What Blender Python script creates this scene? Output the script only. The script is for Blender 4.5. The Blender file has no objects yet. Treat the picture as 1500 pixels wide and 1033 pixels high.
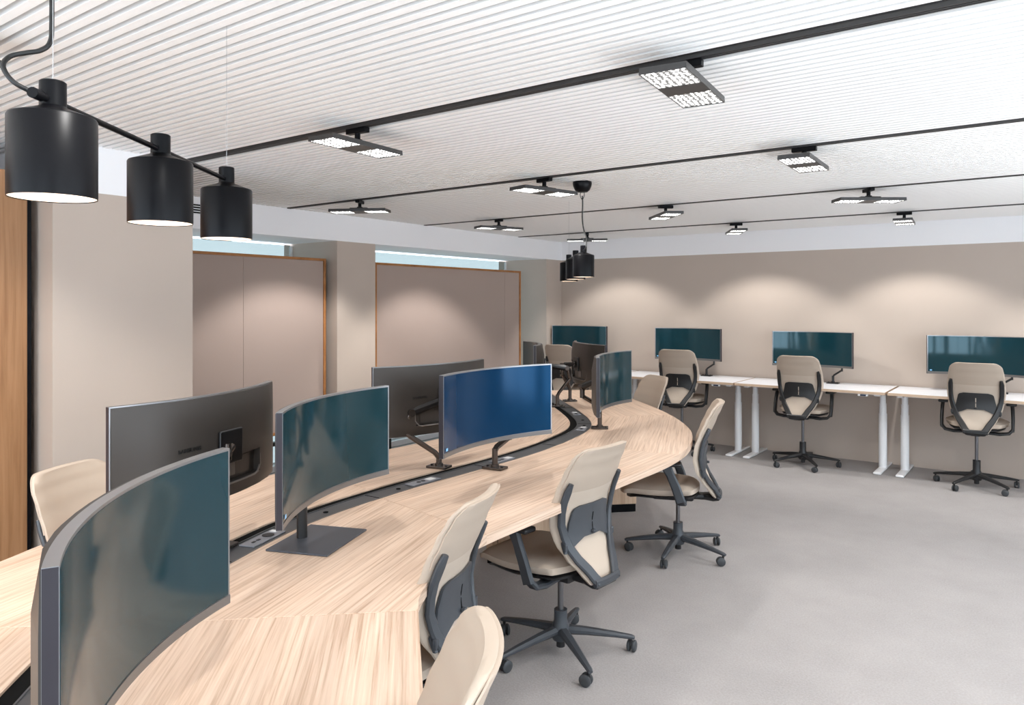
import bpy, bmesh, math, random
from mathutils import Matrix, Vector
random.seed(7)
SC = bpy.context.scene
COL = SC.collection
PI = math.pi

# ------------------------------------------------------------------ camera, world, exposure
CAMH = 1.6
YAW = math.radians(36.1806)
cam = bpy.data.cameras.new('camera'); camo = bpy.data.objects.new('camera', cam); COL.objects.link(camo)
camo.location = (0, 0, CAMH); camo.rotation_euler = (PI / 2, 0, YAW)
cam.sensor_fit = 'HORIZONTAL'; cam.sensor_width = 36; cam.lens = 1087 * 36 / 1500
cam.shift_y = (445 - 516.5) / 1500; cam.clip_start = 0.02
SC.camera = camo
SC.view_settings.view_transform = 'Standard'
SC.view_settings.look = 'None'
SC.view_settings.exposure = 0.38
SC.view_settings.gamma = 1.0
SC.view_settings.use_curve_mapping = False
world = bpy.data.worlds.new('world'); SC.world = world; world.use_nodes = True
wn = world.node_tree.nodes; wl = world.node_tree.links
bg = wn['Background']; bg.inputs[0].default_value = (0.78, 0.88, 1.0, 1); bg.inputs[1].default_value = 4.8
LENS_STRENGTH = 7.0
BULB_STRENGTH = 22.0
# added unseen fill lights that brighten the white ceiling, beside and behind the camera
for nm, loc, rot, sx, sy, en in (('ceiling_fill', (2.2, 2.6, .25), (PI, math.radians(-20), 0), 1.0, 6.0, 95), ('ceiling_fill_rear', (-2.6, -1.0, .5), (PI + math.radians(16), 0, 0), 3.0, .8, 80)):
    fl = bpy.data.lights.new(nm, 'AREA'); fl.shape = 'RECTANGLE'; fl.size = sx; fl.size_y = sy; fl.energy = en; fl.color = (.96, .98, 1); fl.spread = math.radians(125)
    flo = bpy.data.objects.new(nm, fl); COL.objects.link(flo); flo.location = loc; flo.rotation_euler = rot
try:
    SC.cycles.max_bounces = 10; SC.cycles.diffuse_bounces = 6; SC.cycles.glossy_bounces = 4
    SC.cycles.sample_clamp_indirect = 6.0; SC.cycles.use_denoising = True
    SC.cycles.caustics_reflective = False; SC.cycles.caustics_refractive = False
except Exception:
    pass

# ------------------------------------------------------------------ materials
def new_mat(name):
    m = bpy.data.materials.new(name); m.use_nodes = True
    nt = m.node_tree; b = nt.nodes['Principled BSDF']
    return m, nt, b
def lin(c):
    return tuple(((x / 255) / 12.92 if x / 255 <= .04045 else ((x / 255 + .055) / 1.055) ** 2.4) for x in c)
def plain(name, col, rough=.5, metal=0., spec=.5, noise=0., nscale=20., bump=0., bscale=200., coat=0., ior=None, tint=None, coords='Object'):
    m, nt, b = new_mat(name)
    b.inputs['Base Color'].default_value = (*col, 1); b.inputs['Roughness'].default_value = rough
    b.inputs['Metallic'].default_value = metal; b.inputs['Specular IOR Level'].default_value = spec
    if coat: b.inputs['Coat Weight'].default_value = coat; b.inputs['Coat Roughness'].default_value = .08
    if ior: b.inputs['IOR'].default_value = ior
    if tint: b.inputs['Specular Tint'].default_value = (*tint, 1)
    tc = nt.nodes.new('ShaderNodeTexCoord')
    if noise:
        n = nt.nodes.new('ShaderNodeTexNoise'); n.inputs['Scale'].default_value = nscale; n.inputs['Detail'].default_value = 6
        nt.links.new(tc.outputs[coords], n.inputs['Vector'])
        mp = nt.nodes.new('ShaderNodeMapRange'); mp.inputs['From Min'].default_value = .3; mp.inputs['From Max'].default_value = .7
        mp.inputs['To Min'].default_value = 1 - noise; mp.inputs['To Max'].default_value = 1 + noise
        nt.links.new(n.outputs['Fac'], mp.inputs['Value'])
        mx = nt.nodes.new('ShaderNodeVectorMath'); mx.operation = 'SCALE'; mx.inputs[0].default_value = col
        nt.links.new(mp.outputs[0], mx.inputs['Scale']); nt.links.new(mx.outputs[0], b.inputs['Base Color'])
    if bump:
        n2 = nt.nodes.new('ShaderNodeTexNoise'); n2.inputs['Scale'].default_value = bscale; n2.inputs['Detail'].default_value = 3
        nt.links.new(tc.outputs[coords], n2.inputs['Vector'])
        bp = nt.nodes.new('ShaderNodeBump'); bp.inputs['Strength'].default_value = bump; bp.inputs['Distance'].default_value = .002
        nt.links.new(n2.outputs['Fac'], bp.inputs['Height']); nt.links.new(bp.outputs[0], b.inputs['Normal'])
    return m
def wood(name, c1, c2, c3, uv=True, rough=.45, axis_scale=(1.2, 38, 38)):
    m, nt, b = new_mat(name)
    tc = nt.nodes.new('ShaderNodeTexCoord'); mp = nt.nodes.new('ShaderNodeMapping')
    mp.inputs['Scale'].default_value = axis_scale
    nt.links.new(tc.outputs['UV' if uv else 'Object'], mp.inputs['Vector'])
    n1 = nt.nodes.new('ShaderNodeTexNoise'); n1.inputs['Scale'].default_value = 1.6; n1.inputs['Detail'].default_value = 8; n1.inputs['Roughness'].default_value = .62
    n1.inputs['Distortion'].default_value = .25
    nt.links.new(mp.outputs[0], n1.inputs['Vector'])
    r = nt.nodes.new('ShaderNodeValToRGB'); e = r.color_ramp.elements
    e[0].position = .32; e[0].color = (*c1, 1); e[1].position = .72; e[1].color = (*c3, 1)
    k = e.new(.5); k.color = (*c2, 1)
    nt.links.new(n1.outputs['Fac'], r.inputs['Fac'])
    # broad tone change between veneer strips
    mp2 = nt.nodes.new('ShaderNodeMapping'); mp2.inputs['Scale'].default_value = tuple(a * .16 for a in axis_scale)
    nt.links.new(tc.outputs['UV' if uv else 'Object'], mp2.inputs['Vector'])
    n2 = nt.nodes.new('ShaderNodeTexNoise'); n2.inputs['Scale'].default_value = 1.3; n2.inputs['Detail'].default_value = 3
    nt.links.new(mp2.outputs[0], n2.inputs['Vector'])
    mr = nt.nodes.new('ShaderNodeMapRange'); mr.inputs['From Min'].default_value = .3; mr.inputs['From Max'].default_value = .7
    mr.inputs['To Min'].default_value = .90; mr.inputs['To Max'].default_value = 1.07
    nt.links.new(n2.outputs['Fac'], mr.inputs['Value'])
    sc = nt.nodes.new('ShaderNodeVectorMath'); sc.operation = 'SCALE'
    nt.links.new(r.outputs[0], sc.inputs[0]); nt.links.new(mr.outputs[0], sc.inputs['Scale'])
    nt.links.new(sc.outputs[0], b.inputs['Base Color'])
    b.inputs['Roughness'].default_value = rough; b.inputs['Specular IOR Level'].default_value = .35
    return m
def emit(name, col, s):
    m = bpy.data.materials.new(name); m.use_nodes = True; nt = m.node_tree
    nt.nodes.clear(); e = nt.nodes.new('ShaderNodeEmission'); o = nt.nodes.new('ShaderNodeOutputMaterial')
    e.inputs[0].default_value = (*col, 1); e.inputs[1].default_value = s
    nt.links.new(e.outputs[0], o.inputs[0]); return m

M = {}
M['beige_wall'] = plain('beige_wall_paint', (.50, .42, .36), .75, spec=.25, noise=.02, nscale=2.5, bump=.06, bscale=120)
M['white_paint'] = plain('white_paint', (.88, .87, .88), .7, spec=.25)
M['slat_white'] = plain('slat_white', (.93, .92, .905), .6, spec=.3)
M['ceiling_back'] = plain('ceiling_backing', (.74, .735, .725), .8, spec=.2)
M['black_metal'] = plain('black_metal', (.004, .004, .005), .34, spec=.13)
M['track_metal'] = plain('track_metal', (.02, .019, .02), .4, spec=.5)
M['oak'] = wood('light_oak_veneer', (.45, .30, .205), (.655, .48, .362), (.76, .60, .475), axis_scale=(1.3, 62, 62))
M['oak_edge'] = wood('light_oak_edge', (.52, .35, .235), (.62, .44, .31), (.70, .52, .38), uv=False, axis_scale=(8, 8, 40))
M['oak_box'] = wood('light_oak_box', (.44, .29, .19), (.55, .38, .26), (.63, .46, .33), uv=False, axis_scale=(25, 25, 1.2))
M['oak_panel'] = wood('honey_oak_panel', (.25, .12, .052), (.33, .17, .078), (.39, .21, .105), uv=False, axis_scale=(22, 22, .9), rough=.5)
M['board_frame'] = wood('brown_oak_frame', (.28, .11, .03), (.40, .17, .055), (.47, .22, .08), uv=False, axis_scale=(4, 4, 4), rough=.5)
M['board_fabric'] = plain('mauve_board_fabric', (.40, .315, .275), .95, spec=.1, bump=.15, bscale=900)
M['upholstery'] = plain('beige_upholstery', (.50, .415, .338), .9, spec=.15, bump=.25, bscale=1400)
M['upholstery_cover'] = plain('beige_back_cover', (.46, .375, .302), .9, spec=.15, bump=.25, bscale=1400)  # fabric darkened and browned: the cover's shade is in the colour
M['chair_plastic'] = plain('charcoal_plastic', (.045, .05, .058), .42, spec=.45)
M['chair_plastic_dark'] = plain('black_plastic', (.014, .014, .015), .42, spec=.45)
M['caster'] = plain('caster_rubber', (.045, .048, .052), .5, spec=.4)
M['steel'] = plain('gas_column_steel', (.18, .18, .19), .3, metal=.9)
M['white_metal'] = plain('white_powder_coat', (.82, .82, .83), .35, spec=.4)
M['white_top'] = plain('white_laminate', (.86, .87, .90), .35, spec=.4)
M['ply_edge'] = plain('pale_wood_edge', (.55, .40, .28), .5)
M['screen'] = plain('switched_off_screen', (.006, .030, .040), .10, spec=.5, ior=1.55, tint=(.70, .92, 1.0))
M['screen_daylight_blue'] = plain('deep_blue_screen', (.002, .024, .066), .14, spec=.5, ior=1.5, tint=(.12, .4, .8))  # blue daylight reflection painted into this screen's colour and tint
M['bezel'] = plain('grey_bezel', (.17, .16, .155), .32, metal=.4, spec=.5)
M['rim'] = plain('silver_rim', (.34, .335, .34), .3, metal=.75)
M['dark_side_reflection'] = plain('painted_dark_reflection', (.030, .026, .032), .35, spec=.3)
M['shell'] = plain('dark_grey_shell', (.056, .049, .044), .40, metal=.3, spec=.35)
M['shell_dark'] = plain('port_recess_dark', (.045, .038, .034), .4, spec=.5)
M['logo'] = plain('black_lettering', (.006, .006, .006), .5)
M['sticker'] = plain('pale_blue_sticker', (.25, .55, .85), .4)
M['arm_metal'] = plain('dark_bronze_arm', (.10, .085, .078), .24, metal=.8)
M['arm_black'] = plain('black_arm_cover', (.008, .008, .009), .35)
M['plate'] = plain('slate_grey_plate', (.085, .09, .105), .38, metal=.3)
M['tray'] = plain('anthracite_tray', (.085, .088, .094), .4, metal=.35)
M['gap'] = plain('black_brush', (.004, .004, .004), .9, spec=.1)
M['module'] = plain('power_module_grey', (.24, .25, .28), .35, metal=.3)
M['socket_white'] = plain('socket_white', (.7, .7, .7), .4)
M['lamp_inner'] = plain('shade_lining_cream', (.85, .76, .68), .6)
M['cable'] = plain('cable_black', (.01, .01, .01), .5)
M['wire'] = plain('suspension_wire', (.45, .45, .45), .4, metal=.6)
M['window_frame'] = plain('black_window_frame', (.012, .012, .014), .4)
M['sill_grey'] = plain('grey_sill', (.30, .32, .33), .5)
M['bulb'] = emit('warm_bulb', (1, .86, .70), BULB_STRENGTH)
M['lamp_grey'] = plain('lamp_housing_grey', (.055, .053, .052), .4, metal=.3)
M['display_glass'] = plain('display_glass', (.02, .03, .06), .2)

# carpet
m, nt, b = new_mat('grey_carpet'); M['carpet'] = m
tc = nt.nodes.new('ShaderNodeTexCoord')
n1 = nt.nodes.new('ShaderNodeTexNoise'); n1.inputs['Scale'].default_value = 110; n1.inputs['Detail'].default_value = 4; n1.inputs['Roughness'].default_value = .7
n2 = nt.nodes.new('ShaderNodeTexNoise'); n2.inputs['Scale'].default_value = 2.6; n2.inputs['Detail'].default_value = 8; n2.inputs['Roughness'].default_value = .65
nt.links.new(tc.outputs['Object'], n1.inputs['Vector']); nt.links.new(tc.outputs['Object'], n2.inputs['Vector'])
ad = nt.nodes.new('ShaderNodeMath'); ad.operation = 'ADD'
a1 = nt.nodes.new('ShaderNodeMapRange'); a1.inputs['From Min'].default_value = .25; a1.inputs['From Max'].default_value = .75; a1.inputs['To Min'].default_value = -.14; a1.inputs['To Max'].default_value = .14
a2 = nt.nodes.new('ShaderNodeMapRange'); a2.inputs['From Min'].default_value = .3; a2.inputs['From Max'].default_value = .7; a2.inputs['To Min'].default_value = .93; a2.inputs['To Max'].default_value = 1.05
nt.links.new(n1.outputs['Fac'], a1.inputs['Value']); nt.links.new(n2.outputs['Fac'], a2.inputs['Value'])
nt.links.new(a1.outputs[0], ad.inputs[0]); nt.links.new(a2.outputs[0], ad.inputs[1])
vs = nt.nodes.new('ShaderNodeVectorMath'); vs.operation = 'SCALE'; vs.inputs[0].default_value = (.36, .338, .33)
nt.links.new(ad.outputs[0], vs.inputs['Scale']); nt.links.new(vs.outputs[0], b.inputs['Base Color'])
b.inputs['Roughness'].default_value = .95; b.inputs['Specular IOR Level'].default_value = .1
bp = nt.nodes.new('ShaderNodeBump'); bp.inputs['Strength'].default_value = .35; bp.inputs['Distance'].default_value = .004
nt.links.new(n1.outputs['Fac'], bp.inputs['Height']); nt.links.new(bp.outputs[0], b.inputs['Normal'])

# lens of the ceiling lights: small bright lenslets with greyer joints
m = bpy.data.materials.new('led_lens'); m.use_nodes = True; nt = m.node_tree; M['lens'] = m; nt.nodes.clear()
tc = nt.nodes.new('ShaderNodeTexCoord'); vo = nt.nodes.new('ShaderNodeTexVoronoi'); vo.inputs['Scale'].default_value = 55; vo.inputs['Randomness'].default_value = .35
nt.links.new(tc.outputs['Object'], vo.inputs['Vector'])
mr = nt.nodes.new('ShaderNodeMapRange'); mr.inputs['From Min'].default_value = .18; mr.inputs['From Max'].default_value = .42; mr.inputs['To Min'].default_value = LENS_STRENGTH; mr.inputs['To Max'].default_value = .28
nt.links.new(vo.outputs['Distance'], mr.inputs['Value'])
em = nt.nodes.new('ShaderNodeEmission'); em.inputs[0].default_value = (1, .98, .95, 1); nt.links.new(mr.outputs[0], em.inputs[1])
oo = nt.nodes.new('ShaderNodeOutputMaterial'); nt.links.new(em.outputs[0], oo.inputs[0])

# frosted window glass
m = bpy.data.materials.new('window_glass'); m.use_nodes = True; nt = m.node_tree; M['glass'] = m; nt.nodes.clear()
tr = nt.nodes.new('ShaderNodeBsdfTransparent'); tr.inputs[0].default_value = (.37, .395, .385, 1)
gl = nt.nodes.new('ShaderNodeBsdfGlossy'); gl.inputs['Roughness'].default_value = .1; gl.inputs[0].default_value = (.7, .75, .78, 1)
mx = nt.nodes.new('ShaderNodeMixShader'); mx.inputs[0].default_value = .08
oo = nt.nodes.new('ShaderNodeOutputMaterial')
nt.links.new(tr.outputs[0], mx.inputs[1]); nt.links.new(gl.outputs[0], mx.inputs[2]); nt.links.new(mx.outputs[0], oo.inputs[0])

# ------------------------------------------------------------------ helpers
def finish(bm, name, mats, parent=None, smooth=False, loc=None, rot=None, auto=None):
    me = bpy.data.meshes.new(name); bmesh.ops.recalc_face_normals(bm, faces=bm.faces); bm.to_mesh(me); bm.free()
    if not isinstance(mats, (list, tuple)): mats = [mats]
    for k in mats: me.materials.append(M[k] if isinstance(k, str) else k)
    if smooth:
        me.polygons.foreach_set('use_smooth', [True] * len(me.polygons))
        me.set_sharp_from_angle(angle=math.radians(auto or 40))
    o = bpy.data.objects.new(name, me); COL.objects.link(o)
    if parent is not None: o.parent = parent
    if loc is not None: o.location = loc
    if rot is not None: o.rotation_euler = rot
    return o
def empty(name, loc=(0, 0, 0), rz=0):
    o = bpy.data.objects.new(name, None); COL.objects.link(o); o.location = loc; o.rotation_euler = (0, 0, rz)
    o.empty_display_size = .1
    return o
def tag(o, label=None, cat=None, group=None, kind=None):
    if label: o['label'] = label
    if cat: o['category'] = cat
    if group: o['group'] = group
    if kind: o['kind'] = kind
    return o
def copy_tree(o, parent=None):
    c = o.copy(); COL.objects.link(c); c.parent = parent
    for ch in list(o.children): copy_tree(ch, c)
    return c
def box(bm, c, s, rz=0, bevel=0, seg=2, mat=0, M4=None):
    g = bmesh.ops.create_cube(bm, size=1)
    T = Matrix.Translation(c) @ Matrix.Rotation(rz, 4, 'Z') @ Matrix.Diagonal((*s, 1))
    if M4 is not None: T = M4 @ T
    bmesh.ops.transform(bm, matrix=T, verts=g['verts'])
    fs = {f for v in g['verts'] for f in v.link_faces}
    for f in fs: f.material_index = mat
    if bevel:
        es = {e for f in fs for e in f.edges}
        bmesh.ops.bevel(bm, geom=list(es), offset=bevel, segments=seg, affect='EDGES', profile=.5)
def tube(bm, pts, r, n=10, cap=True, flat=None):
    """sweep a circle (or an ellipse: flat=(rx, rz)) along points"""
    pts = [Vector(p) for p in pts]; rings = []
    N = len(pts); prev = None
    for i, p in enumerate(pts):
        t = (pts[min(i + 1, N - 1)] - pts[max(i - 1, 0)]).normalized()
        if prev is None:
            a = Vector((0, 0, 1)) if abs(t.z) < .9 else Vector((1, 0, 0))
            x = t.cross(a).normalized()
        else:
            x = (prev - t * prev.dot(t)).normalized()
        y = t.cross(x); prev = x
        rr = r[i] if isinstance(r, (list, tuple)) else r
        rx, ry = (rr, rr) if flat is None else flat
        rings.append([bm.verts.new(p + x * math.cos(2 * PI * k / n) * rx + y * math.sin(2 * PI * k / n) * ry) for k in range(n)])
    for a, b_ in zip(rings, rings[1:]):
        for k in range(n): bm.faces.new((a[k], a[(k + 1) % n], b_[(k + 1) % n], b_[k]))
    if cap:
        bm.faces.new(rings[0][::-1]); bm.faces.new(rings[-1])
def bar(bm, pts, side, w, d):
    """rectangular section along pts; side = lateral direction(s); w, d widths (scalars or lists)"""
    pts = [Vector(p) for p in pts]; N = len(pts); rings = []
    for i, p in enumerate(pts):
        t = (pts[min(i + 1, N - 1)] - pts[max(i - 1, 0)]).normalized()
        s = Vector(side[i] if isinstance(side, list) else side); s = (s - t * s.dot(t)).normalized(); u = t.cross(s)
        ww = (w[i] if isinstance(w, (list, tuple)) else w) / 2; dd = (d[i] if isinstance(d, (list, tuple)) else d) / 2
        q = .35
        rings.append([bm.verts.new(p + s * a * ww + u * c * dd) for a, c in ((1, q), (1 - (1 - q) * dd / ww if ww > dd else q, 1), (-(1 - (1 - q) * dd / ww) if ww > dd else -q, 1), (-1, q), (-1, -q), (-(1 - (1 - q) * dd / ww) if ww > dd else -q, -1), (1 - (1 - q) * dd / ww if ww > dd else q, -1), (1, -q))])
    for a, b_ in zip(rings, rings[1:]):
        for k in range(8): bm.faces.new((a[k], a[(k + 1) % 8], b_[(k + 1) % 8], b_[k]))
    bm.faces.new(rings[0][::-1]); bm.faces.new(rings[-1])
def lathe(bm, prof, n=32, c=(0, 0, 0), close=False, axis='Z', mat=0):
    rings = []
    for r, z in prof:
        ring = []
        for k in range(n):
            a = 2 * PI * k / n
            p = (r * math.cos(a), r * math.sin(a), z) if axis == 'Z' else ((z, r * math.cos(a), r * math.sin(a)) if axis == 'X' else (r * math.cos(a), z, r * math.sin(a)))
            ring.append(bm.verts.new(Vector(p) + Vector(c)))
        rings.append(ring)
    for a, b_ in zip(rings, rings[1:]):
        for k in range(n):
            f = bm.faces.new((a[k], a[(k + 1) % n], b_[(k + 1) % n], b_[k])); f.material_index = mat
    if close:
        bm.faces.new(rings[0][::-1]).material_index = mat; bm.faces.new(rings[-1]).material_index = mat
def prism(bm, out, z0, z1, mat=0, bevel=0):
    a = [bm.verts.new((x, y, z0)) for x, y in out]; b_ = [bm.verts.new((x, y, z1)) for x, y in out]
    n = len(out); top = bm.faces.new(b_); bot = bm.faces.new(a[::-1])
    for k in range(n): bm.faces.new((a[k], a[(k + 1) % n], b_[(k + 1) % n], b_[k]))
    top.material_index = mat; bot.material_index = mat
    return top
def catmull(P, n=6):
    P = [Vector(p) for p in P]; out = []
    for i in range(len(P) - 1):
        p0 = P[max(i - 1, 0)]; p1 = P[i]; p2 = P[i + 1]; p3 = P[min(i + 2, len(P) - 1)]
        for k in range(n):
            t = k / n
            out.append(.5 * ((2 * p1) + (-p0 + p2) * t + (2 * p0 - 5 * p1 + 4 * p2 - p3) * t * t + (-p0 + 3 * p1 - 3 * p2 + p3) * t ** 3))
    out.append(P[-1]); return out

# ------------------------------------------------------------------ room shell
XL, XC, XW, YB, ZC, ZS = -5.2, -3.95, -5.84, 8.2, 2.40, 2.165
X1, Y0 = 3.0, -1.6
def wallbox(bm, x0, x1, y0, y1, z0, z1, mat=0):
    box(bm, ((x0 + x1) / 2, (y0 + y1) / 2, (z0 + z1) / 2), (x1 - x0, y1 - y0, z1 - z0), mat=mat)
bm = bmesh.new(); wallbox(bm, XW - .5, X1 + .2, Y0 - .2, YB + .2, -.1, 0); tag(finish(bm, 'floor', 'carpet'), kind='structure')
bm = bmesh.new(); wallbox(bm, XW - .2, X1 + .2, Y0 - .2, YB + .2, 2.424, 2.55); ceiling = tag(finish(bm, 'ceiling', 'ceiling_back'), kind='structure')
bm = bmesh.new(); wallbox(bm, XW - .2, X1, YB, YB + .12, 0, ZS, 0); wallbox(bm, XW - .2, X1, YB, YB + .12, ZS, 2.424, 1)
tag(finish(bm, 'wall_back', ['beige_wall', 'white_paint']), kind='structure')
bm = bmesh.new()
for x0, x1 in ((XW - .2, -3.4), (-.45, -.15), (2.7, X1)): wallbox(bm, x0, x1, Y0 - .12, Y0, 0, ZS, 0)
for x0, x1 in ((-3.4, -.45), (-.15, 2.7)): wallbox(bm, x0, x1, Y0 - .12, Y0, 0, .12, 0)
wallbox(bm, XW - .2, X1, Y0 - .12, Y0, ZS, 2.424, 1)
tag(finish(bm, 'wall_front', ['beige_wall', 'white_paint']), kind='structure')
# left wall: columns and the white beam above the window recesses
bm = bmesh.new()
for y0, y1 in ((4.45, 4.915), (7.85, YB)): wallbox(bm, XW - .12, XL, y0, y1, 0, ZS, 0)
wallbox(bm, XW - .12, XC, 1.6, 2.33, 0, ZS, 0); wallbox(bm, XW - .12, XC, 1.6, 2.33, ZS, 2.424, 1)
wallbox(bm, XW - .12, XL, 2.33, YB, ZS, 2.424, 1)
wallbox(bm, XW - .12, -4.75, Y0, 1.6, 0, ZS, 0); wallbox(bm, XW - .12, -4.75, Y0, 1.6, ZS, 2.424, 1)
wall_left = tag(finish(bm, 'wall_left', ['beige_wall', 'white_paint']), kind='structure')
# right side of the room (behind the picture's right border): window wall
bm = bmesh.new()
for y0, y1 in ((Y0, -.9), (1.5, 1.9), (4.3, 4.7), (7.1, YB)): wallbox(bm, X1, X1 + .15, y0, y1, 0, 2.424, 0)
for y0, y1 in ((-.9, 1.5), (1.9, 4.3), (4.7, 7.1)): wallbox(bm, X1, X1 + .15, y0, y1, 0, .35, 0); wallbox(bm, X1, X1 + .15, y0, y1, 2.3, 2.424, 1)
tag(finish(bm, 'wall_right', ['beige_wall', 'white_paint']), kind='structure')

def window(idx, x, y0, y1, z0, z1, transoms, mullions, clear=False, thick=.05):
    w = tag(empty('window_%d' % idx, (x, (y0 + y1) / 2, z0)), kind='structure')
    off = Vector((x, (y0 + y1) / 2, z0))
    bm = bmesh.new()
    for (a, b_, c, d) in ((y0, y1, z0, z0 + .06), (y0, y1, z1 - (.02 if clear else .001), z1)): wallbox(bm, -.03, .03, a - off.y, b_ - off.y, c - off.z, d - off.z)
    for yy in (y0, y1 - .025): wallbox(bm, -.03 if clear else -.012, .03 if clear else .008, yy - off.y, yy + .025 - off.y, z0 + .06 - off.z, z1 - .02 - off.z)
    finish(bm, 'window_frame', 'white_metal' if not clear else 'window_frame', w)
    for zt in transoms:
        bm = bmesh.new(); wallbox(bm, -.025, .025, y0 + .025 - off.y, y1 - .025 - off.y, zt - .018 - off.z, zt + .018 - off.z); finish(bm, 'transom', 'window_frame', w)
    for ym in mullions:
        bm = bmesh.new(); wallbox(bm, -.025, .025, ym - .02 - off.y, ym + .02 - off.y, .06, z1 - .02 - z0); finish(bm, 'mullion', 'window_frame', w)
    bm = bmesh.new(); wallbox(bm, -.004, .004, y0 + .02 - off.y, y1 - .02 - off.y, .05, z1 - .015 - z0)
    finish(bm, 'pane', 'clear_glass' if clear else 'glass', w)
    return w
m = bpy.data.materials.new('clear_glass'); m.use_nodes = True; nt = m.node_tree; M['clear_glass'] = m; nt.nodes.clear()
tr = nt.nodes.new('ShaderNodeBsdfTransparent'); tr.inputs[0].default_value = (.93, .95, .95, 1)
gl = nt.nodes.new('ShaderNodeBsdfGlossy'); gl.inputs['Roughness'].default_value = .02
mx = nt.nodes.new('ShaderNodeMixShader'); mx.inputs[0].default_value = .06; oo = nt.nodes.new('ShaderNodeOutputMaterial')
nt.links.new(tr.outputs[0], mx.inputs[1]); nt.links.new(gl.outputs[0], mx.inputs[2]); nt.links.new(mx.outputs[0], oo.inputs[0])
window(1, XW, 2.33, 4.45, .04, ZS, (.30,), ())
window(2, XW, 4.915, 7.85, .04, ZS, (.30,), ())
for i, (y0, y1) in enumerate(((-.9, 1.5), (1.9, 4.3), (4.7, 7.1))):
    window(3 + i, X1 + .06, y0, y1, .35, 2.3, (), ((y0 + y1) / 2,), clear=True)
for i, (x0, x1) in enumerate(((-3.4, -.45), (-.15, 2.7))):  # unseen windows added to throw daylight onto faces towards the camera
    fill_window = window(6 + i, 0, -(x1 - x0) / 2, (x1 - x0) / 2, .12, ZS, (), (0,), clear=True)
    fill_window.location = ((x0 + x1) / 2, Y0 - .06, .12); fill_window.rotation_euler = (0, 0, PI / 2)
bm = bmesh.new(); wallbox(bm, XW, XW + .25, 2.33, 4.45, 0, .045); wallbox(bm, XW, XW + .25, 4.915, 7.85, 0, .045)
tag(finish(bm, 'trim_2', 'sill_grey'), kind='structure')
# honey oak wall panel at the far left with its black shadow edge
wp = tag(empty('trim_1', (-4.1, .352, 0)), kind='structure')
for k in range(3):
    bm = bmesh.new(); box(bm, (-.02, .62 - k * 1.16 , 1.125), (.04, 1.15, 2.25), bevel=.002, seg=1); finish(bm, 'wood_panel', 'oak_panel', wp)
bm = bmesh.new(); wallbox(bm, -.045, .001, 1.195, 1.212, 0, 2.253); finish(bm, 'edge_strip', 'black_metal', wp)
# linear air vent on the beam
vent = tag(empty('air_vent', (XL, 3.0, 2.29)), 'black slotted air vent on the white beam behind the front pendant lamp', 'vent')
bm = bmesh.new(); wallbox(bm, 0, .006, -.45, .50, -.02, .065); finish(bm, 'vent_plate', 'white_metal', vent)
for k in range(4):
    bm = bmesh.new(); wallbox(bm, .004, .009, -.43, .48, -.012 + k * .019, -.001 + k * .019); finish(bm, 'vent_slot', 'black_metal', vent)

# ceiling slats (each its own piece) and light tracks
TRACKS = (0.66, 2.31, 3.93, 5.60, 7.25)
PITCH = .048
slat_mesh = {}
def slat(x0, x1, y):
    key = (x0, x1)
    if key not in slat_mesh:
        bm = bmesh.new(); L = x1 - x0
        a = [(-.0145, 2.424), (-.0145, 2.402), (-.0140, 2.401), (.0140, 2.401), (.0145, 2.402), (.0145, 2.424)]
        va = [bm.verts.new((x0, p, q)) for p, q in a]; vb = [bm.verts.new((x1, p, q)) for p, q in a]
        for k in range(5): bm.faces.new((va[k], va[k + 1], vb[k + 1], vb[k])).material_index = 1 if k in (0, 4) else 0  # slat sides take the greyer tone, their shade put into the colour
        bm.faces.new(va); bm.faces.new(vb[::-1])
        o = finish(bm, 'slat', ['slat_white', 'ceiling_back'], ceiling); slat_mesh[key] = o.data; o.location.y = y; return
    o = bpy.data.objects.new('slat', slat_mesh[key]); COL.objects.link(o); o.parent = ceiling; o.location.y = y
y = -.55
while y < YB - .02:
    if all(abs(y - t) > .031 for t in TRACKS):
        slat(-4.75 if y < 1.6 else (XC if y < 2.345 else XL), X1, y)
    y += PITCH
for t in TRACKS:
    x0 = -4.75 if t < 1.6 else (XC if t < 2.33 else XL)
    tr_ = tag(empty('light_track', ((x0 + X1) / 2, t, 2.424)), {0.66: 'black ceiling light track nearest the camera', 2.31: 'thick black ceiling track carrying the two largest light panels', 3.93: 'black ceiling track crossing between the pendant canopy and the large panels', 5.60: 'thin black ceiling track just beyond the round pendant canopy', 7.25: 'thinnest black ceiling track, closest to the back wall'}[t], 'light track', 'ceiling light tracks')
    L = (X1 - x0) / 2
    bm = bmesh.new()
    wallbox(bm, -L, L, -.018, .018, -.012, 0)
    finish(bm, 'channel', 'track_metal', tr_)
    for s in (-1, 0, 1):
        bm = bmesh.new(); wallbox(bm, -L, L, s * .0135 - .003, s * .0135 + .003, -.026, -.012); finish(bm, 'rail', 'lamp_grey', tr_)

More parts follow.
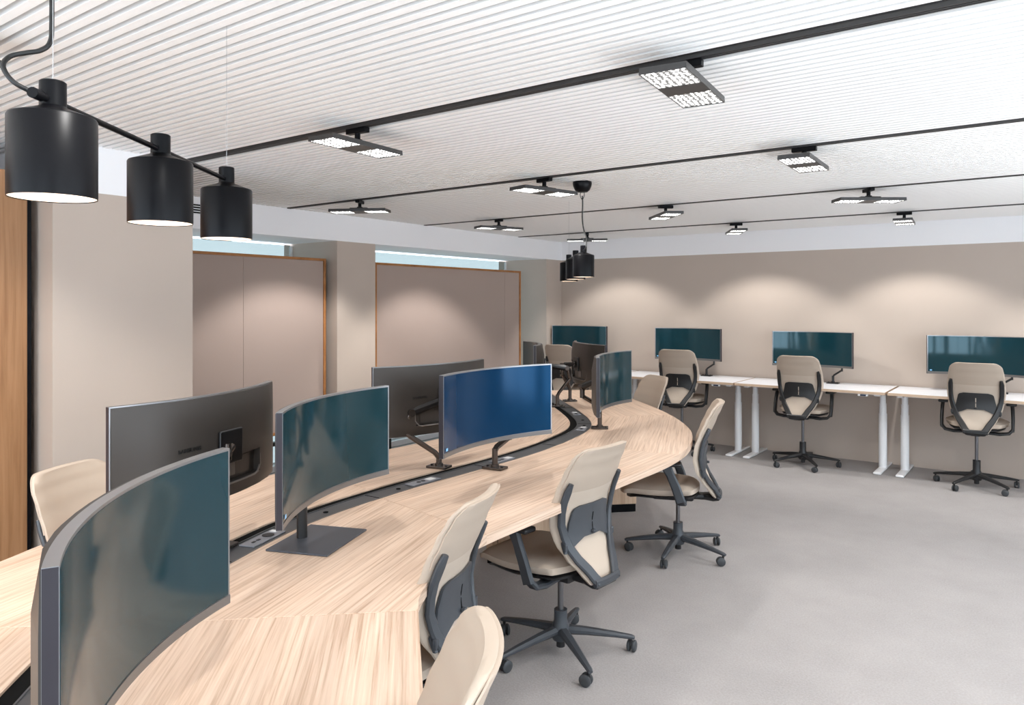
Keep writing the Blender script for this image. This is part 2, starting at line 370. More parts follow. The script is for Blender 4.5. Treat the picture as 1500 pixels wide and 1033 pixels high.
# ------------------------------------------------------------------ ceiling light panels
def make_ceiling_light():
    t = empty('ceiling_light')
    bm = bmesh.new(); box(bm, (0, 0, -.012), (.12, .032, .024), bevel=.003); finish(bm, 'track_adapter', 'black_metal', t)
    bm = bmesh.new(); lathe(bm, [(.013, -.022), (.013, -.05), (.022, -.052), (.022, -.062)], 16, close=True); finish(bm, 'stem', 'black_metal', t, smooth=True)
    bm = bmesh.new()
    box(bm, (0, 0, -.066), (.075, .14, .012), bevel=.003)
    box(bm, (0, 0, -.078), (.15, .45, .014), bevel=.002)
    for s in (-1, 1): box(bm, (s * .0735, 0, -.088), (.003, .45, .010))
    for s in (-1, 1): box(bm, (0, s * .2235, -.088), (.15, .003, .010))
    box(bm, (0, 0, -.087), (.144, .10, .012))
    finish(bm, 'housing', 'lamp_grey', t)
    for s in (-1, 1):
        bm = bmesh.new(); box(bm, (0, s * .136, -.087), (.142, .168, .006)); finish(bm, 'lens_panel', 'lens', t)
    return t
cl0 = make_ceiling_light()
G = 'track lights on the ceiling'
CL = [(-2.56, 2.31, 4, 'grey rectangular light panel on the thickest track, nearest the three large pendant shades'),
      (-.985, 2.31, 6, 'largest rectangular light panel, bright lens dots, on the thickest ceiling track'),
      (-4.33, 3.93, -62, 'dark flat light panel above the first pinboard, seen almost edge on'),
      (-2.62, 3.93, -14, 'light panel hanging just left of the round pendant canopy'),
      (-4.25, 5.60, -25, 'light panel above the wide second pinboard'),
      (-1.03, 3.93, 2, 'light panel on the second track, over the open carpet right of the pendant canopy'),
      (-2.55, 5.60, 42, 'small light panel right of the pendant cable, on the third track'),
      (-1.04, 5.60, -54, 'wide dark light panel seen edge on, on the third track above the tallest open wall'),
      (-4.25, 7.25, -62, 'small dark light panel right behind the far pendant cable'),
      (-2.55, 7.25, 28, 'small light panel with crossed look on the last track, second from the corner'),
      (-1.06, 7.25, 5, 'small light panel on the last track above the rightmost desks'),
      (.55, 2.31, 3, 'light panel'), (.55, 3.93, 2, 'light panel'), (.55, 5.60, 3, 'light panel'), (.55, 7.25, 4, 'light panel'),
      (2.1, 2.31, 3, 'light panel'), (2.1, 5.60, 3, 'light panel'),
      (-2.6, .66, 3, 'light panel'), (-1.0, .66, 3, 'light panel'), (.8, .66, 3, 'light panel')]
for i, (x, y, a, lb) in enumerate(CL):
    o = cl0 if i == 0 else copy_tree(cl0)
    o.location = (x, y, 2.398); o.rotation_euler = (0, 0, math.radians(a))
    if lb == 'light panel':
        tn = {2.31: 'thickest', 3.93: 'second', 5.60: 'third', 7.25: 'last', .66: 'nearest'}[y]
        lb = 'light panel outside the picture on the %s ceiling track, %s' % (tn, {.55: 'next right of the visible ones', 2.1: 'close to the window wall', -2.6: 'above the front end', -1.0: 'above the camera', .8: 'right of the camera'}[x])
    tag(o, lb, 'ceiling light', G)
    sp = bpy.data.lights.get('panel_beam')
    if sp is None:
        sp = bpy.data.lights.new('panel_beam', 'SPOT'); sp.energy = 25; sp.spot_size = math.radians(128); sp.spot_blend = .45; sp.shadow_soft_size = .05; sp.color = (1, .98, .955)
    to_back, to_left = y > 7, x < -4 or (x < -2.5 and y < 1)
    if to_back or to_left:
        wash = bpy.data.lights.new('wall_beam', 'SPOT'); wash.shadow_soft_size = .05; wash.color = (1, .98, .955)
        wash.energy = 42 if to_back else 62; wash.spot_size = math.radians(104); wash.spot_blend = .4
    so = bpy.data.objects.new('panel_beam', wash if (to_back or to_left) else sp); COL.objects.link(so); so.location = (x, y, 2.398 - .135)
    if to_back: so.rotation_euler = (math.radians(20), 0, 0)
    elif to_left: so.rotation_euler = (0, math.radians(14 if y > 1 else 30), 0)


# ------------------------------------------------------------------ pendant lamps
def make_pendant(name, p0, p2, zb, label, canopy, cablepts, ceil_wires=True):
    """three shades along a bar from p0 to p2, bottom of the shades at zb"""
    p0 = Vector((*p0, zb)); p2 = Vector((*p2, zb))
    t = empty(name, (p0.x, p0.y, zb)); tag(t, label, 'pendant lamp', 'three-shade black pendant lamps')
    d = (p2 - p0); L = d.length; u = d / L
    zbar = .172
    bm = bmesh.new(); tube(bm, [-u * .045 + Vector((0, 0, zbar)), u * (L + .03) + Vector((0, 0, zbar))], .0062, 14); finish(bm, 'bar', 'black_metal', t, smooth=True)
    bm = bmesh.new(); tube(bm, [-u * .058 + Vector((0, 0, zbar)), -u * .035 + Vector((0, 0, zbar))], .0095, 14); finish(bm, 'cable_gland', 'black_metal', t, smooth=True)
    for k in range(3):
        c = u * (L * k / 2)
        bm = bmesh.new()
        lathe(bm, [(.0685, .004), (.070, 0), (.0705, .004), (.0705, .140), (.0685, .1435), (.024, .160), (.0215, .163), (.0215, .2055), (.019, .2075), (0.0005, .2078)], 48, c=c)
        sh = finish(bm, 'lamp_shade', 'black_metal', t, smooth=True, auto=30)
        bm = bmesh.new(); lathe(bm, [(.0683, .0015), (.0683, .135), (.03, .150), (.0005, .151)], 48, c=c); finish(bm, 'shade_lining', 'lamp_inner', sh, smooth=True, auto=30)
        bm = bmesh.new(); bmesh.ops.create_uvsphere(bm, u_segments=20, v_segments=12, radius=.024, matrix=Matrix.Translation(c + Vector((0, 0, .075)))); finish(bm, 'bulb', 'bulb', sh, smooth=True)
        bm = bmesh.new(); lathe(bm, [(.014, .095), (.014, .15)], 16, c=c, close=True); finish(bm, 'bulb_holder', 'black_metal', sh, smooth=True)
    for k in (0, 2):
        c = u * (L * k / 2)
        bm = bmesh.new(); tube(bm, [c + Vector((0, 0, .205)), c + Vector((0, 0, 2.404 - zb))], .0007, 6); finish(bm, 'suspension_wire', 'wire', t)
    off = Vector((p0.x, p0.y, zb))
    bm = bmesh.new(); tube(bm, catmull([Vector(p) - off for p in cablepts], 6), .0042, 10); finish(bm, 'power_cable', 'cable', t, smooth=True)
    bm = bmesh.new(); cc = Vector(canopy) - off
    lathe(bm, [(.061, 0), (.063, -.008), (.060, -.030), (.048, -.056), (.034, -.068), (.0005, -.070)], 32, c=cc, close=True); finish(bm, 'canopy', 'black_metal', t, smooth=True, auto=35)
    bm = bmesh.new(); tube(bm, catmull([cc + Vector(q) for q in ((-.012, 0, -.066), (-.016, 0, -.085), (-.010, 0, -.105), (0, 0, -.115), (.010, 0, -.105), (.016, 0, -.085), (.012, 0, -.066))], 5), .0022, 8); finish(bm, 'cable_hook', 'black_metal', t, smooth=True)
    return t
def ray_pt(u, v, dep):
    F = Vector((-math.sin(YAW), math.cos(YAW), 0)); R = Vector((math.cos(YAW), math.sin(YAW), 0))
    return F * dep + R * ((u - 750) / 1087 * dep) + Vector((0, 0, CAMH + (445 - v) / 1087 * dep))
make_pendant('pendant_lamp', (-1.435, .582), (-1.933, 1.245), 1.787, 'large three-shade black pendant lamp hanging at the upper left', (-1.468, .587, 2.402),
    [(-1.407, .545, 1.96), (-1.441, 0.557, 1.968), (-1.449, 0.526, 1.982), (-1.464, 0.515, 2.009), (-1.478, 0.53, 2.033), (-1.466, 0.551, 2.043), (-1.456, 0.571, 2.051), (-1.454, 0.585, 2.069), (-1.462, 0.591, 2.112), (-1.474, 0.595, 2.25), (-1.468, 0.587, 2.35)])
make_pendant('pendant_lamp', (-2.50, 4.215), (-3.056, 4.93), 1.775, 'small far three-shade black pendant lamp hanging from a round canopy above the desk bend', (-2.508, 4.212, 2.402),
    [(-2.468, 4.175, 1.948), (-2.45, 4.16, 1.965), (-2.455, 4.175, 2.0), (-2.468, 4.20, 2.03), (-2.497, 4.215, 2.08), (-2.508, 4.212, 2.161), (-2.506, 4.213, 2.251), (-2.508, 4.212, 2.309)])

# ------------------------------------------------------------------ the long curved desk
ZT = .75; TH = .038
Fp = [(-.45, .50), (-.75, .83), (-1.078, 1.158), (-1.424, 1.508), (-1.493, 1.589), (-1.537, 1.664), (-1.595, 1.775), (-1.655, 1.94), (-1.688, 2.15), (-1.69, 2.6), (-1.692, 3.2), (-1.688, 3.55), (-1.695, 3.78), (-1.722, 4.013), (-1.756, 4.177), (-1.807, 4.345), (-1.876, 4.528), (-1.967, 4.716), (-2.075, 4.895), (-2.225, 5.109), (-2.41, 5.34), (-2.63, 5.58), (-2.86, 5.81), (-3.04, 5.98), (-3.25, 6.17), (-3.44, 6.32), (-3.58, 6.37), (-3.70, 6.35), (-3.84, 6.24), (-4.00, 6.08)]
Cp = [(-1.05, .12), (-1.40, .44), (-1.70, .71), (-1.94, .95), (-2.075, 1.16), (-2.163, 1.387), (-2.25, 1.61), (-2.32, 1.835), (-2.365, 2.131), (-2.385, 2.528), (-2.378, 2.955), (-2.378, 3.402), (-2.41, 3.757), (-2.475, 4.13), (-2.542, 4.362), (-2.63, 4.544), (-2.745, 4.715), (-2.905, 4.905), (-3.134, 5.15), (-3.40, 5.42), (-3.66, 5.69), (-4.00, 6.04)]
Bp = [(-1.9, -.42), (-2.28, .05), (-2.6, .6), (-2.804, .977), (-2.93, 1.25), (-3.04, 1.65), (-3.13, 2.16), (-3.15, 2.5), (-3.14, 3.05), (-3.13, 3.45), (-3.17, 3.85), (-3.29, 4.2), (-3.50, 4.55), (-3.80, 4.88), (-4.15, 5.2), (-4.50, 5.52)]
V2 = lambda L: [Vector((x, y, 0)) for x, y in L]
FC, CC, BC = catmull(V2(Fp), 5), catmull(V2(Cp), 5), catmull(V2(Bp), 5)
def offs(C, d):
    out = []
    for i, p in enumerate(C):
        t = (C[min(i + 1, len(C) - 1)] - C[max(i - 1, 0)]).normalized()
        out.append(p + Vector((-t.y, t.x, 0)) * d)
    return out
GC = offs(CC, .10)    # tray / gap border
HC = offs(CC, .152)   # outer border of the gap
def near(C, p):
    p = Vector((*p, 0)); return min(range(len(C)), key=lambda i: (C[i] - p).length)
desk = tag(empty('curved_desk', (-2.3, 3.0, 0)), 'long curved double-sided oak desk with a black cable channel winding down its middle', 'desk')
DO = Vector((-2.3, 3.0, 0))
def panel(name, A, B, ang, edge='A'):
    """slab between polyline A and polyline B; grain along ang (deg)"""
    out = [(p.x - DO.x, p.y - DO.y) for p in A] + [(p.x - DO.x, p.y - DO.y) for p in reversed(B)]
    bm = bmesh.new(); n = len(out)
    top = prism(bm, out, ZT - TH, ZT, 0)
    bm.verts.ensure_lookup_table()
    es = [e for e in top.edges]
    bmesh.ops.bevel(bm, geom=es, offset=.0035, segments=2, affect='EDGES', profile=.5)
    uv = bm.loops.layers.uv.new('UVMap'); a = math.radians(ang); ca, sa = math.cos(a), math.sin(a)
    bm.normal_update()
    for f in bm.faces:
        side = abs(f.normal.z) < .5
        for l in f.loops:
            p = l.vert.co; u_ = p.x * ca + p.y * sa; v_ = -p.x * sa + p.y * ca
            l[uv].uv = (u_, v_ + (p.z if side else 0))
    return finish(bm, name, 'oak', desk)
SEAM = [((-.45, .50), (-1.05, .12)), ((-1.424, 1.508), (-1.96, .975)), ((-1.69, 2.185), (-2.375, 2.30)), ((-1.71, 3.93), (-2.42, 3.80)), ((-2.36, 5.28), (-2.83, 4.82)), ((-4.0, 6.08), (-4.0, 6.04))]
ANG = [134, 109, 91, 112, 135]
for k in range(5):
    (f0, c0), (f1, c1) = SEAM[k], SEAM[k + 1]
    i0, i1, j0, j1 = near(FC, f0), near(FC, f1), near(CC, c0), near(CC, c1)
    panel('tabletop_panel', FC[i0:i1 + 1], CC[j0:j1 + 1], ANG[k])
SB = [((-1.05, .12), (-1.9, -.42)), ((-2.03, .93), (-2.55, .50)), ((-2.52, 2.32), (-3.14, 2.40)), ((-2.56, 3.75), (-3.17, 3.85)), ((-3.0, 4.88), (-3.6, 4.66)), ((-4.0, 6.04), (-4.5, 5.52))]
ANGB = [134, 109, 91, 112, 135]
for k in range(5):
    (c0, b0), (c1, b1) = SB[k], SB[k + 1]
    i0, i1, j0, j1 = near(HC, c0), near(HC, c1), near(BC, b0), near(BC, b1)
    panel('tabletop_panel', HC[i0:i1 + 1], BC[j0:j1 + 1], ANGB[k])
# cable channel: trough, tray with lips, brush gap
def strip(bm, A, B, z0, z1):
    n = min(len(A), len(B))
    q = [[bm.verts.new((P.x - DO.x, P.y - DO.y, z)) for P, z in ((A[i], z0), (B[i], z0), (B[i], z1), (A[i], z1))] for i in range(n)]
    for a, b_ in zip(q, q[1:]):
        for k in range(4): bm.faces.new((a[k], a[(k + 1) % 4], b_[(k + 1) % 4], b_[k]))
    bm.faces.new(q[0][::-1]); bm.faces.new(q[-1])
bm = bmesh.new(); strip(bm, CC, HC, ZT - .10, ZT - .060); finish(bm, 'cable_trough', 'gap', desk)
bm = bmesh.new(); strip(bm, offs(CC, .1035), offs(CC, .151), ZT - .016, ZT - .006); finish(bm, 'brush_strip', 'gap', desk)
bm = bmesh.new(); strip(bm, offs(CC, .004), offs(CC, .098), ZT - .006, ZT - .002); finish(bm, 'cable_tray_lid', 'tray', desk)
bm = bmesh.new(); strip(bm, CC, offs(CC, .004), ZT - .03, ZT + .002); finish(bm, 'tray_lip', 'bezel', desk)
bm = bmesh.new(); strip(bm, offs(CC, .098), offs(CC, .103), ZT - .03, ZT + .001); finish(bm, 'tray_lip', 'tray', desk)
# lid joints
MC = offs(CC, .051)
def tray_frame(p):
    i = near(MC, p); t = (MC[min(i + 1, len(MC) - 1)] - MC[max(i - 1, 0)]); return MC[i], math.atan2(t.y, t.x)
for p in ((-2.05, 1.0), (-2.23, 1.43), (-2.42, 2.28), (-2.43, 3.06), (-2.48, 3.74), (-2.70, 4.57), (-3.2, 5.15)):
    c, a = tray_frame(p)
    bm = bmesh.new(); box(bm, (c.x - DO.x, c.y - DO.y, ZT - .0015), (.003, .092, .002), rz=a); finish(bm, 'lid_joint', 'gap', desk)
def module(p, kind, L=.19):
    c, a = tray_frame(p)
    t = empty('power_module', (c.x - DO.x, c.y - DO.y, ZT), a); t.parent = desk
    bm = bmesh.new(); box(bm, (0, 0, .0005), (L, .062, .005), bevel=.0015, seg=1); finish(bm, 'module_plate', 'module', t)
    if kind == 'round':
        bm = bmesh.new(); lathe(bm, [(.022, .0031), (.0225, .0045), (.019, .0045), (.0005, .0042)], 24, c=(.03, 0, 0)); finish(bm, 'socket', 'chair_plastic_dark', t)
        for q in (-.055, -.028): bm = bmesh.new(); box(bm, (q, 0, .0035), (.016, .010, .002)); finish(bm, 'socket', 'chair_plastic_dark', t)
        bm = bmesh.new(); box(bm, (.078, .008, .0035), (.022, .028, .002)); finish(bm, 'label_plate', 'socket_white', t)
    else:
        for q in (-.03, .0): bm = bmesh.new(); lathe(bm, [(.011, .0031), (.011, .0045), (.0005, .0045)], 16, c=(q, 0, 0)); finish(bm, 'socket', 'chair_plastic_dark', t)
        bm = bmesh.new(); box(bm, (.05, 0, .0035), (.045, .036, .002)); finish(bm, 'label_plate', 'socket_white', t)
module((-2.30, 1.62), 'round'); module((-2.435, 2.62), 'small'); module((-2.43, 3.22), 'small', .16); module((-2.60, 4.36), 'small', .12); module((-2.98, 4.92), 'small', .12)
for p in ((-2.37, 1.98), (-2.43, 2.42), (-2.66, 4.50), (-2.79, 4.68)):
    c, a = tray_frame(p)
    bm = bmesh.new(); lathe(bm, [(.010, ZT - .003), (.011, ZT + .0005), (.0005, ZT + .0005)], 20, c=(c.x - DO.x, c.y - DO.y, 0)); finish(bm, 'cable_port', 'gap', desk)
# oak pedestals on black plinths
for (x, y, sx, sy, a) in ((-2.88, 5.13, .46, .34, 45), (-2.69, 3.85, .28, .50, 0), (-2.48, 2.0, .28, .5, 8), (-1.75, .75, .4, .4, 45), (-3.75, 5.55, .34, .46, 45)):
    p = empty('pedestal', (x - DO.x, y - DO.y, 0), math.radians(a)); p.parent = desk
    bm = bmesh.new(); box(bm, (0, 0, .385), (sx, sy, .648), bevel=.002, seg=1); finish(bm, 'pedestal_box', 'oak_box', p)
    bm = bmesh.new(); box(bm, (0, 0, .0305), (sx - .01, sy - .01, .06)); finish(bm, 'plinth', 'black_metal', p)
    for s in (-1, 1):
        bm = bmesh.new(); box(bm, (s * (sx / 2 + .0008), sy * .22, .385), (.002, .003, .64)); finish(bm, 'panel_joint', 'gap', p)
    bm = bmesh.new(); box(bm, (sx * -.18, -sy / 2 - .0008, .385), (.003, .002, .64)); finish(bm, 'panel_joint', 'gap', p)

# ------------------------------------------------------------------ curved monitors
RM = 1.0; MW, MH = .80, .36
def cp(x, d, z):
    a = x / RM; return ((RM + d) * math.sin(a), -RM + (RM + d) * math.cos(a), z)
def cslab(bm, x0, x1, z0, z1, d0, d1, n=20, inset=0., top=None):
    """curved slab between depths d0 (front) and d1 (rear); rear rim inset"""
    rows = []
    for i in range(n + 1):
        s = i / n; x = x0 + (x1 - x0) * s; xr = (x0 + inset) + (x1 - x0 - 2 * inset) * s
        rows.append([bm.verts.new(cp(x, d0, z0)), bm.verts.new(cp(x, d0, z1)), bm.verts.new(cp(xr, d1, z1 - inset)), bm.verts.new(cp(xr, d1, z0 + inset))])
    for a, b_ in zip(rows, rows[1:]):
        for k in range(4): bm.faces.new((a[k], a[(k + 1) % 4], b_[(k + 1) % 4], b_[k]))
    bm.faces.new(rows[0][::-1]); bm.faces.new(rows[-1])
def make_monitor():
    t = empty('curved_monitor'); w, h = MW / 2, MH / 2
    bm = bmesh.new(); cslab(bm, -w, w, -h, h, 0, .020, 28); finish(bm, 'rim', 'rim', t, smooth=True, auto=30)
    bm = bmesh.new(); cslab(bm, -w + .006, w - .006, -h + .022, h - .006, -.0012, .002, 28); finish(bm, 'screen', 'screen', t, smooth=True, auto=30)
    bm = bmesh.new(); cslab(bm, -w + .001, w - .001, -h + .001, -h + .0205, -.003, .002, 28); finish(bm, 'chin', 'bezel', t, smooth=True, auto=30)
    bm = bmesh.new(); box(bm, (cp(-w + .03, -.0042, -h + .035)), (.018, .001, .012), rz=-(-w + .03) / RM); finish(bm, 'sticker', 'sticker', t)
    for q in (-1, 1):  # rim ends darkened: the dark reflection on them is put into the colour
        bm = bmesh.new(); cslab(bm, q * w - (.0012 if q < 0 else 0), q * w + (.0012 if q > 0 else 0), -h + .001, h - .001, .0008, .0195, 1); finish(bm, 'dark_side_reflection', 'dark_side_reflection', t)
    # rear shell with a port recess low in the middle
    xs = [-w + .004, -.30, -.22, -.185, -.12, -.06, 0, .06, .12, .185, .22, .30, w - .004]; zs = [-h + .004, -.150, -.125, -.040, .02, .09, h - .004]
    def dep(x, z):
        ex = 1 - abs(x) / w; ez = 1 - abs(z) / h
        return .021 + .027 * min(1, ex * 3.2) ** .7 * min(1, .35 + ez * 2.6)
    bm = bmesh.new()
    V = [[bm.verts.new(cp(x, dep(x, z), z)) for z in zs] for x in xs]
    rec = lambda i, j: 3 <= i <= 8 and 2 <= j <= 2
    F = {}
    for i in range(len(xs) - 1):
        for j in range(len(zs) - 1):
            if not rec(i, j): bm.faces.new((V[i][j], V[i + 1][j], V[i + 1][j + 1], V[i][j + 1]))
    # rim of the shell down to the slab
    ring = [(i, 0) for i in range(len(xs))] + [(len(xs) - 1, j) for j in range(1, len(zs))] + [(i, len(zs) - 1) for i in range(len(xs) - 2, -1, -1)] + [(0, j) for j in range(len(zs) - 2, 0, -1)]
    W = {k: bm.verts.new(cp(xs[k[0]], .015, zs[k[1]])) for k in ring}
    for a, b_ in zip(ring, ring[1:] + ring[:1]): bm.faces.new((V[a[0]][a[1]], V[b_[0]][b_[1]], W[b_], W[a]))
    # recess walls
    D = {(i, j): bm.verts.new(cp(xs[i], .024, zs[j])) for i in range(3, 10) for j in (2, 3)}
    for i in range(3, 9):
        bm.faces.new((V[i][2], V[i + 1][2], D[(i + 1, 2)], D[(i, 2)])); bm.faces.new((V[i][3], V[i + 1][3], D[(i + 1, 3)], D[(i, 3)]))
        bm.faces.new((D[(i, 2)], D[(i + 1, 2)], D[(i + 1, 3)], D[(i, 3)]))
    for i in (3, 9): bm.faces.new((V[i][2], V[i][3], D[(i, 3)], D[(i, 2)]))
    sh = finish(bm, 'rear_shell', 'shell', t, smooth=True, auto=28)
    bm = bmesh.new(); tube(bm, [cp(-.19, .044, -.045), cp(-.19, .046, -.10), cp(-.17, .047, -.124)] + [cp(x / 100, .047, -.129) for x in range(-15, 16, 5)] + [cp(.17, .047, -.124), cp(.19, .046, -.10), cp(.19, .044, -.045)], .0035, 8)
    finish(bm, 'recess_lip', 'bezel', sh, smooth=True)
    bm = bmesh.new()
    cslab(bm, -.15, .15, -.118, -.050, .026, .0245, 10); finish(bm, 'port_cover', 'shell_dark', sh)
    bm = bmesh.new(); box(bm, cp(-.02, .0275, -.084), (.07, .002, .05)); finish(bm, 'rating_label', 'bezel', sh)
    cu = bpy.data.curves.new('maker_name', 'FONT'); cu.body = 'SAMSUNG'; cu.size = .0175; cu.extrude = .0006; cu.align_x = 'CENTER'; cu.space_character = 1.12; cu.offset = .0005
    tmp = bpy.data.objects.new('maker_name_curve', cu); COL.objects.link(tmp); bpy.context.view_layer.update()
    tme = bpy.data.meshes.new_from_object(tmp.evaluated_get(bpy.context.evaluated_depsgraph_get())); bpy.data.objects.remove(tmp)
    tme.name = 'maker_name'; tme.materials.clear(); tme.materials.append(M['logo'])
    tx = bpy.data.objects.new('maker_name', tme); COL.objects.link(tx); tx.parent = sh
    xx = .165; p = cp(xx, dep(xx, .01) + .0012, .012); tx.location = p; tx.rotation_euler = (PI / 2, 0, PI - xx / RM)
    return t, sh
mon0, _ = make_monitor()
first = [True]
def place_monitor(pos, yaw, label, tilt=0, group='curved ultrawide monitors', w=1.0):
    o = mon0 if first[0] else copy_tree(mon0); first[0] = False
    o.location = pos; o.rotation_euler = (math.radians(-tilt), 0, math.radians(yaw + 90)); o.scale = (w, 1, 1)
    return tag(o, label, 'monitor', group)

def foot_stand(mon, height):
    """flat plate and column that belong to a monitor"""
    bm = bmesh.new(); box(bm, (0, .02, -height + .004), (.30, .235, .007), bevel=.002, seg=1); finish(bm, 'foot_plate', 'plate', mon)
    bm = bmesh.new(); lathe(bm, [(.019, -height + .007), (.018, -.10)], 24, c=(0, .085, 0), close=True); finish(bm, 'stand_column', 'chair_plastic_dark', mon, smooth=True)
    bm = bmesh.new(); box(bm, (0, .080, -.04), (.07, .09, .15), bevel=.01); finish(bm, 'stand_neck', 'chair_plastic_dark', mon)
m1 = place_monitor((-1.345, .661, 1.085), 41.9, 'nearest curved monitor at the bottom left, its teal screen filling the corner of the view', 0)
m3 = place_monitor((-2.113, 1.745, 1.088), 21.4, 'curved teal monitor on a flat square grey foot plate, second from the front')
place_monitor((-2.315, 1.456, 1.115), 199, 'curved monitor seen from behind beside the front corner, maker name on its grey back')
place_monitor((-2.184, 2.805, 1.111), -2.3, 'curved monitor with a deep blue reflection coloured into its screen at the middle of the desk', 0, w=1.03)
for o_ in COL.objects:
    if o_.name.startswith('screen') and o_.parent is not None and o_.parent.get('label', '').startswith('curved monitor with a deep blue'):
        o_.data = o_.data.copy(); o_.data.materials[0] = M['screen_daylight_blue']
place_monitor((-2.624, 2.944, 1.105), 174.6, 'curved monitor seen from behind, dark back partly hidden by the deep blue screen')
place_monitor((-2.365, 4.263, 1.096), 13.1, 'curved monitor at the bend of the desk, narrow teal screen and thick left edge')
place_monitor((-3.268, 5.486, 1.085), 49.3, 'small curved monitor seen from behind at the far end of the desk')
place_monitor((-3.416, 5.023, 1.099), 221.3, 'farthest curved desk monitor, only a narrow teal strip showing left of a chair back')
WM = [(-4.765, 'leftmost wall-desk monitor, behind the far end of the curved desk', 1.145), (-3.345, 'second wall-desk monitor from the left, behind the armchair above the desk end', 1.143), (-2.005, 'wall-desk monitor third from the left, its right half clear of the chair', 1.133), (-.575, 'rightmost wall-desk monitor, cut by the right border', 1.125)]
for x, lb, zc in WM: place_monitor((x, 7.99, zc), -90, lb, group='monitors on the white wall desks')

foot_stand(m1, 1.085 - ZT); foot_stand(m3, 1.088 - ZT)
# monitor arms
def make_arm(base, mid, elbow0, elbow1, head, normal, label, yaw, thin=False, group='monitor arms clamped to the curved desk', basez=ZT):
    base = Vector(base); t = empty('monitor_arm', base, 0); tag(t, label, 'monitor arm', group)
    L = lambda p: Vector(p) - base
    bm = bmesh.new(); box(bm, (0, 0, .007), (.115, .075, .012), rz=yaw, bevel=.003); finish(bm, 'clamp_plate', 'arm_metal' if not thin else 'arm_black', t)
    bm = bmesh.new()
    for s in (-1, 1): box(bm, (s * .042 * math.cos(yaw), s * .042 * math.sin(yaw), .015), (.012, .012, .006), bevel=.002)
    finish(bm, 'clamp_bolt', 'arm_black', t)
    r = .015 if not thin else .012
    m_ = L(mid); e0, e1, h = L(elbow0), L(elbow1), L(head)
    bm = bmesh.new(); tube(bm, [(0, 0, .012), (0, 0, m_.z)], r, 20); tube(bm, [(0, 0, .012), (0, 0, .024)], r * 1.45, 20); finish(bm, 'post', 'arm_metal' if not thin else 'arm_black', t, smooth=True)
    lat = (e0 - m_).cross(Vector((0, 0, 1))); lat = lat.normalized() if lat.length > 1e-4 else Vector((1, 0, 0))
    bm = bmesh.new(); bar(bm, [m_ - Vector((0, 0, .012)), m_ + (e0 - m_) * .12, e0], lat, .034 if not thin else .02, .026 if not thin else .018); finish(bm, 'lower_arm', 'arm_metal' if not thin else 'arm_black', t, smooth=True, auto=30)
    bm = bmesh.new(); bar(bm, [e0 + Vector((0, 0, -.012)), e0 + (e1 - e0) * .5, e1 + Vector((0, 0, .010))], lat, .034 if not thin else .02, .030 if not thin else .018); tube(bm, [e1 - lat * .024, e1 + lat * .024], .019, 16); finish(bm, 'elbow', 'arm_metal' if not thin else 'arm_black', t, smooth=True, auto=30)
    lat2 = (h - e1).cross(Vector((0, 0, 1))).normalized()
    d = h - e1; hp = e1 + d * .86
    bm = bmesh.new(); bar(bm, [e1, e1 + d * .15, hp], lat2, [.03, .042, .034] if not thin else .022, [.03, .046, .034] if not thin else .02); ua = finish(bm, 'upper_arm', 'arm_black', t, smooth=True, auto=30)
    n = Vector(normal).normalized(); ang = math.atan2(n.y, n.x)
    bm = bmesh.new(); tube(bm, [hp - Vector((0, 0, .028)), hp + Vector((0, 0, .028))], .013, 16); tube(bm, [hp, h + n * .0], .014, 16)
    finish(bm, 'head_joint', 'arm_metal', t, smooth=True)
    bm = bmesh.new(); box(bm, h + n * .004, (.012, .115, .115), rz=ang, bevel=.004)
    finish(bm, 'mount_plate', 'arm_black', t)
    return t
def nrm(yaw): return (math.cos(math.radians(yaw)), math.sin(math.radians(yaw)), 0)
def rear(pos, yaw, d=.058):
    n = nrm(yaw); return (pos[0] - n[0] * d, pos[1] - n[1] * d, pos[2])
make_arm((-2.335, 1.475, ZT), (-2.335, 1.475, .84), (-2.16, 1.30, .93), (-2.16, 1.30, 1.02), rear((-2.315, 1.456, 1.115), 199), nrm(199), 'monitor arm behind the front corner monitor, its chrome head on the square black mount', 1.9)
make_arm((-2.575, 2.88, ZT), (-2.575, 2.88, .815), (-2.66, 2.70, .955), (-2.63, 2.725, 1.05), rear((-2.624, 2.944, 1.105), 174.6), nrm(174.6), 'bent dark bronze monitor arm standing in full view left of the deep blue screen', .2)
make_arm((-2.325, 3.03, ZT), (-2.325, 3.03, .855), (-2.31, 3.13, .90), (-2.31, 3.13, 1.02), rear((-2.184, 2.805, 1.111), -2.3), nrm(-2.3), 'monitor arm whose post stands under the deep blue screen', .1)
make_arm((-2.50, 4.43, ZT), (-2.50, 4.43, .90), (-2.56, 4.30, .98), (-2.56, 4.30, 1.04), rear((-2.365, 4.263, 1.096), 13.1), nrm(13.1), 'monitor arm at the bend of the desk, post below the narrow teal screen', .5)
make_arm((-3.405, 5.51, ZT), (-3.405, 5.51, .86), (-3.43, 5.42, 1.0), (-3.42, 5.42, 1.07), rear((-3.268, 5.486, 1.085), 49.3), nrm(49.3), 'black monitor arm standing in front of the beige chair back at the far end', .8)
make_arm((-3.31, 5.16, ZT), (-3.31, 5.16, .85), (-3.22, 5.22, .99), (-3.24, 5.20, 1.07), rear((-3.416, 5.023, 1.099), 221.3), nrm(221.3), 'black monitor arm just behind the right edge of the deep blue screen', .8)
ZW = .785
for (x, lb, zc), al in zip(WM, ('thin black monitor arm on the wall desk behind the far desk end', 'thin black monitor arm on the wall desk between the two left armchairs', 'thin black monitor arm on the wall desk right of the middle armchair', 'thin black monitor arm hidden behind the rightmost armchair')):
    s = .18
    make_arm((x + s, 8.04, ZW), (x + s, 8.04, .865), (x + s + .085, 8.04, .925), (x + s + .085, 8.05, 1.06), rear((x, 7.99, zc), -90), nrm(-90), al, 0, thin=True, group='thin arms on the wall desks', basez=ZW)

